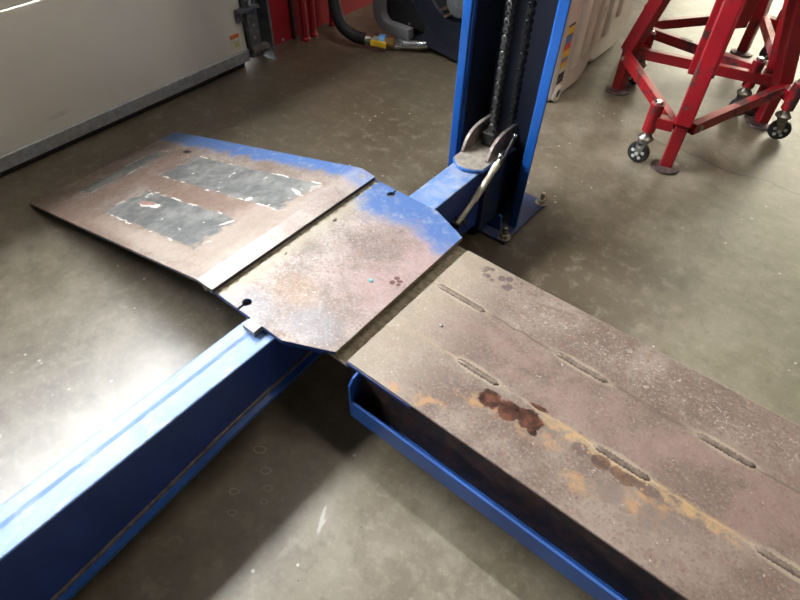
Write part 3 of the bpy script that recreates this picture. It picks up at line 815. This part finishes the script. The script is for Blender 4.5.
# ------------------------------------------------------------------ white plastic containers behind the post
def shell(name, y0, y1, xf, z1, rr, mat, parent, back=.22, r0=.05):
    """moulded body: rounded lower corners, fluted front facing +x"""
    poly = []
    for c, a0 in (((y0 + r0, r0), PI), ((y1 - rr, rr), 1.5 * PI)):
        r = r0 if a0 == PI else rr
        for k in range(9): t = a0 + (PI / 2) * k / 8; poly.append((c[0] + r * math.cos(t), max(.0, c[1] + r * math.sin(t))))
    poly += [(y1, z1 - .04), (y1 - .04, z1), (y0 + .04, z1), (y0, z1 - .04)]
    b = BM(); prism(b, poly, 'x', xf - back, xf)
    return make(name, b, mat, parent, bevel=.022, seg=4)
ct = thing('plastic_container', 'white molded plastic container with striped color label beside the blue post', 'container', (-1.3, 2.7, 0), 'white plastic containers behind the post')
shell('body', 2.515, 2.93, -1.075, .82, .14, m_plast, ct)
for y, w in ((2.70, .040), (2.80, .035), (2.885, .022)):
    b = BM(); box(b, -1.10, -1.058, y - w, y + w, .10 + (y - 2.6) * .25, .78); make('rib', b, m_plast, ct, bevel=.016, seg=3)
b = BM(); lathe(b, (-1.095, 2.575, .040), (1, 0, 0), [(.040, 0), (.040, .028), (.034, .034), (.024, .034), (.022, .020)], 24); wl = make('corner_wheel', b, m_plast, ct, smooth=True)
b = BM(); lathe(b, (-1.073, 2.575, .040), (1, 0, 0), [(.020, 0), (.020, .008), (.010, .010)], 20); make('wheel_hub', b, plain('dark_wheel_hub', (.06, .055, .05), .5), wl, smooth=True)
XS = -1.0745
b = BM(); box(b, XS, XS + .001, 2.552, 2.618, .085, .375); lb = make('color_label', b, plain('white_label', (.6, .57, .52), .5), ct)
lb['label'] = 'striped red, yellow and blue label'
z = .372
for nm, c, h in (('black', (.02, .02, .02), .012), ('yellow', (.72, .50, .03), .036), ('black', (.02, .02, .02), .006), ('blue', (.06, .17, .45), .034), ('red', (.60, .05, .04), .032), ('yellow', (.72, .50, .03), .036), ('blue', (.10, .20, .42), .016), ('orange', (.65, .18, .03), .012), ('yellow', (.70, .50, .05), .022)):
    b = BM(); box(b, XS + .001, XS + .0016, 2.553, 2.617, z - h, z); make(nm + '_stripe', b, plain('label_' + nm, c, .5, var=.05), lb); z -= h
b = BM(); box(b, XS + .001, XS + .0016, 2.553, 2.617, .088, .142); bk = make('black_panel', b, plain('label_black_panel', (.02, .025, .015), .5), lb)
b = BM()
for (ya, yb_, za, zb) in ((2.565, 2.585, .108, .118), (2.589, 2.60, .108, .118), (2.57, 2.60, .122, .126)): box(b, XS + .0016, XS + .002, ya, yb_, za, zb)

for f in (0,):
    me_ = b; b.free()
c2 = thing('plastic_container', 'mud-streaked white plastic container between the labelled one and the red stands', 'container', (-1.35, 3.2, 0), 'white plastic containers behind the post')
shell('body', 2.975, 3.50, -1.115, .82, .19, m_plast2, c2, r0=.13)
for y, w in ((3.02, .035), (3.14, .045), (3.27, .035), (3.36, .03)):
    b = BM(); box(b, -1.14, -1.096, y - w, y + w, .13 + max(0, y - 3.2) * .9, .78); make('rib', b, m_plast2, c2, bevel=.018, seg=3)

# ------------------------------------------------------------------ air compressor and hose
cp = thing('air_compressor', 'dark navy compressor with round fan housing behind the left edge of the post', 'compressor', (-1.85, 2.9, 0))
b = BM(); box(b, -2.15, -1.42, 2.62, 3.2, .055, .09); box(b, -2.10, -2.04, 2.64, 3.18, 0, .055); box(b, -1.49, -1.43, 2.64, 3.18, 0, .055); make('base_frame', b, m_navy, cp, bevel=.004)
b = BM(); box(b, -2.20, -1.92, 2.60, 3.15, .09, .95); bx_ = make('cabinet', b, m_black, cp, bevel=.005)
for x, zz in ((-2.17, .115), (-2.02, .085 + .03), (-2.0, .24), (-2.04, .31)):
    b = BM(); lathe(b, (x, 2.60, zz), (0, -1, 0), [(.007, 0), (.007, .003), (.003, .005)], 12); make('screw', b, m_chrome, bx_, smooth=True)
# silver strap: upright, rounded corner, foot
b = BM(); W = .075; path = [(-2.245, .95), (-2.245, .16)]
for k in range(1, 9): t = PI + PI / 2 * k / 8; path.append((-2.135 + .11 * math.cos(t), .16 - .0 + .11 * math.sin(t)))
path += [(-1.985, .05)]
inn = [(-1.985, .05 + .055), (-2.135, .105)] + [(-2.135 + .045 * math.cos(t), .16 + .055 * math.sin(t)) for t in [1.5 * PI - PI / 2 * k / 6 for k in range(1, 7)]] + [(-2.175, .95)]
prism(b, path + inn, 'y', 2.545, 2.595); make('silver_strap', b, m_silver, cp, bevel=.004)
fc = (-1.70, 2.56, .40)
b = BM(); lathe(b, fc, (0, 1, 0), [(.17, .02), (.18, 0), (.23, .012), (.29, .0), (.315, .01), (.32, .03), (.32, .14), (.30, .16), (.1, .16)], 48); fh = make('fan_housing', b, m_navy, cp, smooth=True)
b = BM(); lathe(b, (fc[0], 2.565, fc[2]), (0, 1, 0), [(.165, .0), (.165, .004)], 40); make('inlet_opening', b, m_black, fh)
b = BM(); lathe(b, (fc[0] + .05, 2.50, fc[2] - .06), (0, 1, 0), [(.05, 0), (.07, .01), (.075, .03), (.075, .06), (.06, .066)], 30); hub = make('hub', b, m_track, fh, smooth=True)
for dx, dz in ((-.055, -.115), (-.03, -.14)):
    b = BM(); beam(b, (fc[0] + dx - .03, 2.555, fc[2] + dz - .025), (fc[0] + dx + .04, 2.54, fc[2] + dz + .02), .012, .018); make('inlet_vane', b, m_chrome, fh, bevel=.003)
b = BM(); prism(b, [(-1.965, .055), (-1.70, .02), (-1.42, .02), (-1.42, .13), (-1.84, .15)], 'y', 2.57, 2.60); make('lower_guard', b, m_navy, cp, bevel=.004)

hs = thing('air_hose', 'thick black air hose ending in a ball valve with yellow handle', 'hose', (-2.2, 2.35, 0))
hp = smooth_path([(-2.40, 2.46, .72), (-2.40, 2.42, .48), (-2.38, 2.375, .27), (-2.32, 2.355, .12), (-2.24, 2.375, .062), (-2.175, 2.405, .05)], 7)
b = BM(); tube(b, hp, .033, 16); make('hose_tube', b, m_rubber, hs, smooth=True)
e0 = Vector((-2.175, 2.405, .050)); e1 = Vector((-2.05, 2.475, .045)); dv = (e1 - e0).normalized()
b = BM(); lathe(b, e0, dv, [(.026, -.01), (.028, 0), (.028, .03), (.022, .034), (.034, .045), (.034, .10), (.026, .11)], 20); vb = make('valve_body', b, m_chrome, hs, smooth=True)
sd = Vector((dv.y, -dv.x, 0))
b = BM(); beam(b, e0 + dv * .035 + sd * .040 + Vector((0, 0, .004)), e0 + dv * .125 + sd * .046 + Vector((0, 0, -.002)), .014, .034); vh = make('valve_handle', b, m_yellow, vb, bevel=.005); vh['label'] = 'yellow valve handle'
b = BM(); beam(b, e0 + dv * .06 + sd * .0475 + Vector((0, 0, .003)), e0 + dv * .098 + sd * .0495 + Vector((0, 0, .0)), .0015, .014); make('handle_print', b, m_black, vh)
b = BM(); lathe(b, e0, dv, [(.0352, .078), (.0355, .080), (.0355, .108), (.0352, .11)], 20); make('blue_band', b, m_tapeblue, vb, smooth=True)
f0 = e0 + dv * .11
b = BM(); lathe(b, f0, dv, [(.020, 0), (.020, .015), (.024, .016), (.024, .05), (.018, .052), (.018, .06)], 8); make('brass_fitting', b, m_brass, hs)
b = BM(); lathe(b, f0 + dv * .058, dv, [(.028, 0), (.030, .003), (.030, .04), (.024, .044)], 6); make('union_nut', b, m_chrome, hs)
g0 = f0 + dv * .09
b = BM(); tube(b, smooth_path([g0, g0 + dv * .05, g0 + dv * .09 + Vector((.01, .01, .004)), g0 + dv * .11 + Vector((.02, .03, .006))], 6), .021, 14); make('elbow', b, m_chrome, hs, smooth=True)

# ------------------------------------------------------------------ small loose bits
b = BM(); tube(b, smooth_path([(-1.25, -.30, .012), (-1.12, -.22, .012), (-1.02, -.045, .012), (-1.01, -.012, .012), (-1.0, -.004, .012)], 6), .010, 10)
tag(make('cable', b, m_rubber, None, smooth=True), 'end of a black cable on the floor at the left edge beside the beam', 'cable')
def chip(name, x, y, z, r, mat, label, cat, grp=None, flat=.5):
    b = BM(); bmesh.ops.create_icosphere(b, subdivisions=2, radius=r)
    for v in b.verts: v.co *= random.uniform(.75, 1.15); v.co.z *= flat
    zmin = min(v.co.z for v in b.verts)
    bmesh.ops.translate(b, verts=b.verts[:], vec=(x, y, z - zmin - .0003))
    return tag(make(name, b, mat, None), label, cat, grp)
chip('paint_flake', -.738, .809, PT, .006, plain('teal_flake', (.12, .42, .42), .5), 'small teal flake lying on the bridge plate', 'debris')
chip('gravel', -.508, .818, DT, .006, plain('grey_gravel', (.25, .23, .2), .7), 'small grey stone on the runway deck beside a weld bead', 'debris')
chip('gravel', -.995, .735, PT, .006, m_grease, 'brown crumb of dirt on the bridge plate by the ramp edge', 'debris')
chip('gravel', -.99, .93, PT, .007, m_grease, 'larger brown crumb on the bridge plate near its blue end', 'debris')

# ------------------------------------------------------------------ ceiling lamps
def lamp(x, y, label, power):
    t = thing('ceiling_light', label, 'ceiling lamp', (x, y, 4.3), 'ceiling lamps')
    b = BM(); prism(b, [(y - .12, 4.36), (y - .03, 4.42), (y + .03, 4.42), (y + .12, 4.36), (y + .11, 4.35), (y, 4.405), (y - .11, 4.35)], 'x', x - .65, x + .65); make('reflector', b, m_lampbody, t)
    b = BM(); cyl(b, (x - .02, y, 4.42), (x - .02, y, 4.6), .01); make('hanger', b, m_lampbody, t)
    b = BM(); cyl(b, (x - .6, y, 4.37), (x + .6, y, 4.37), .016, seg=10); make('tube', b, m_tube, t, smooth=True)
    L = D.lights.new('tube_light', 'AREA'); L.shape = 'RECTANGLE'; L.size = 1.2; L.size_y = .14; L.energy = power; L.color = (1, .94, .84)
    o = D.objects.new('tube_light', L); COL.objects.link(o); o.location = (x, y, 4.345)
LAMP = 17
for (x, y) in ((-.9, 1.75), (.6, 1.75), (2.1, 1.75), (-.3, 6.2), (2.1, 6.2)):
    lamp(x, y, 'tube lamp under the ceiling, out of the photo', LAMP)

# ------------------------------------------------------------------ daylight
w = D.worlds.new('sky'); SC.world = w; w.use_nodes = True
bg = w.node_tree.nodes['Background']; bg.inputs[0].default_value = (.92, .96, 1.0, 1); bg.inputs[1].default_value = 125.0
def portal(loc, rx, rz, sx, sy):
    L = D.lights.new('window_portal', 'AREA'); L.shape = 'RECTANGLE'; L.size = sx; L.size_y = sy; L.cycles.is_portal = True
    o = D.objects.new('window_portal', L); COL.objects.link(o); o.location = loc; o.rotation_euler = (rx, 0, rz)
portal((-2.60, (WY0 + DY1) / 2, 2.175), PI / 2, -PI / 2, DY1 - WY0, 1.45)
portal(((BX0 + BX1) / 2, HY1 + .05, BZ / 2), -PI / 2, 0, BX1 - BX0, BZ)

# ------------------------------------------------------------------ camera
cam = D.cameras.new('camera'); co = D.objects.new('camera', cam); COL.objects.link(co); SC.camera = co
cam.sensor_width = 36; cam.sensor_fit = 'HORIZONTAL'; cam.lens = 576 / 800 * 36; cam.clip_start = .02
R = ((0.77586316, 0.4731357, -0.41734753), (0.6307322, -0.56638083, 0.53046173), (0.01460274, -0.67480024, -0.73785594))
# columns: camera right, down, forward expressed in world axes
mat = Matrix(((R[0][0], -R[0][1], -R[0][2]), (R[1][0], -R[1][1], -R[1][2]), (R[2][0], -R[2][1], -R[2][2]))).to_4x4()
mat.translation = Vector((0, 0, 1.4392)); co.matrix_world = mat
vs = SC.view_settings; vs.view_transform = 'Standard'; vs.look = 'None'; vs.exposure = 0.22; vs.gamma = 1; vs.use_curve_mapping = False
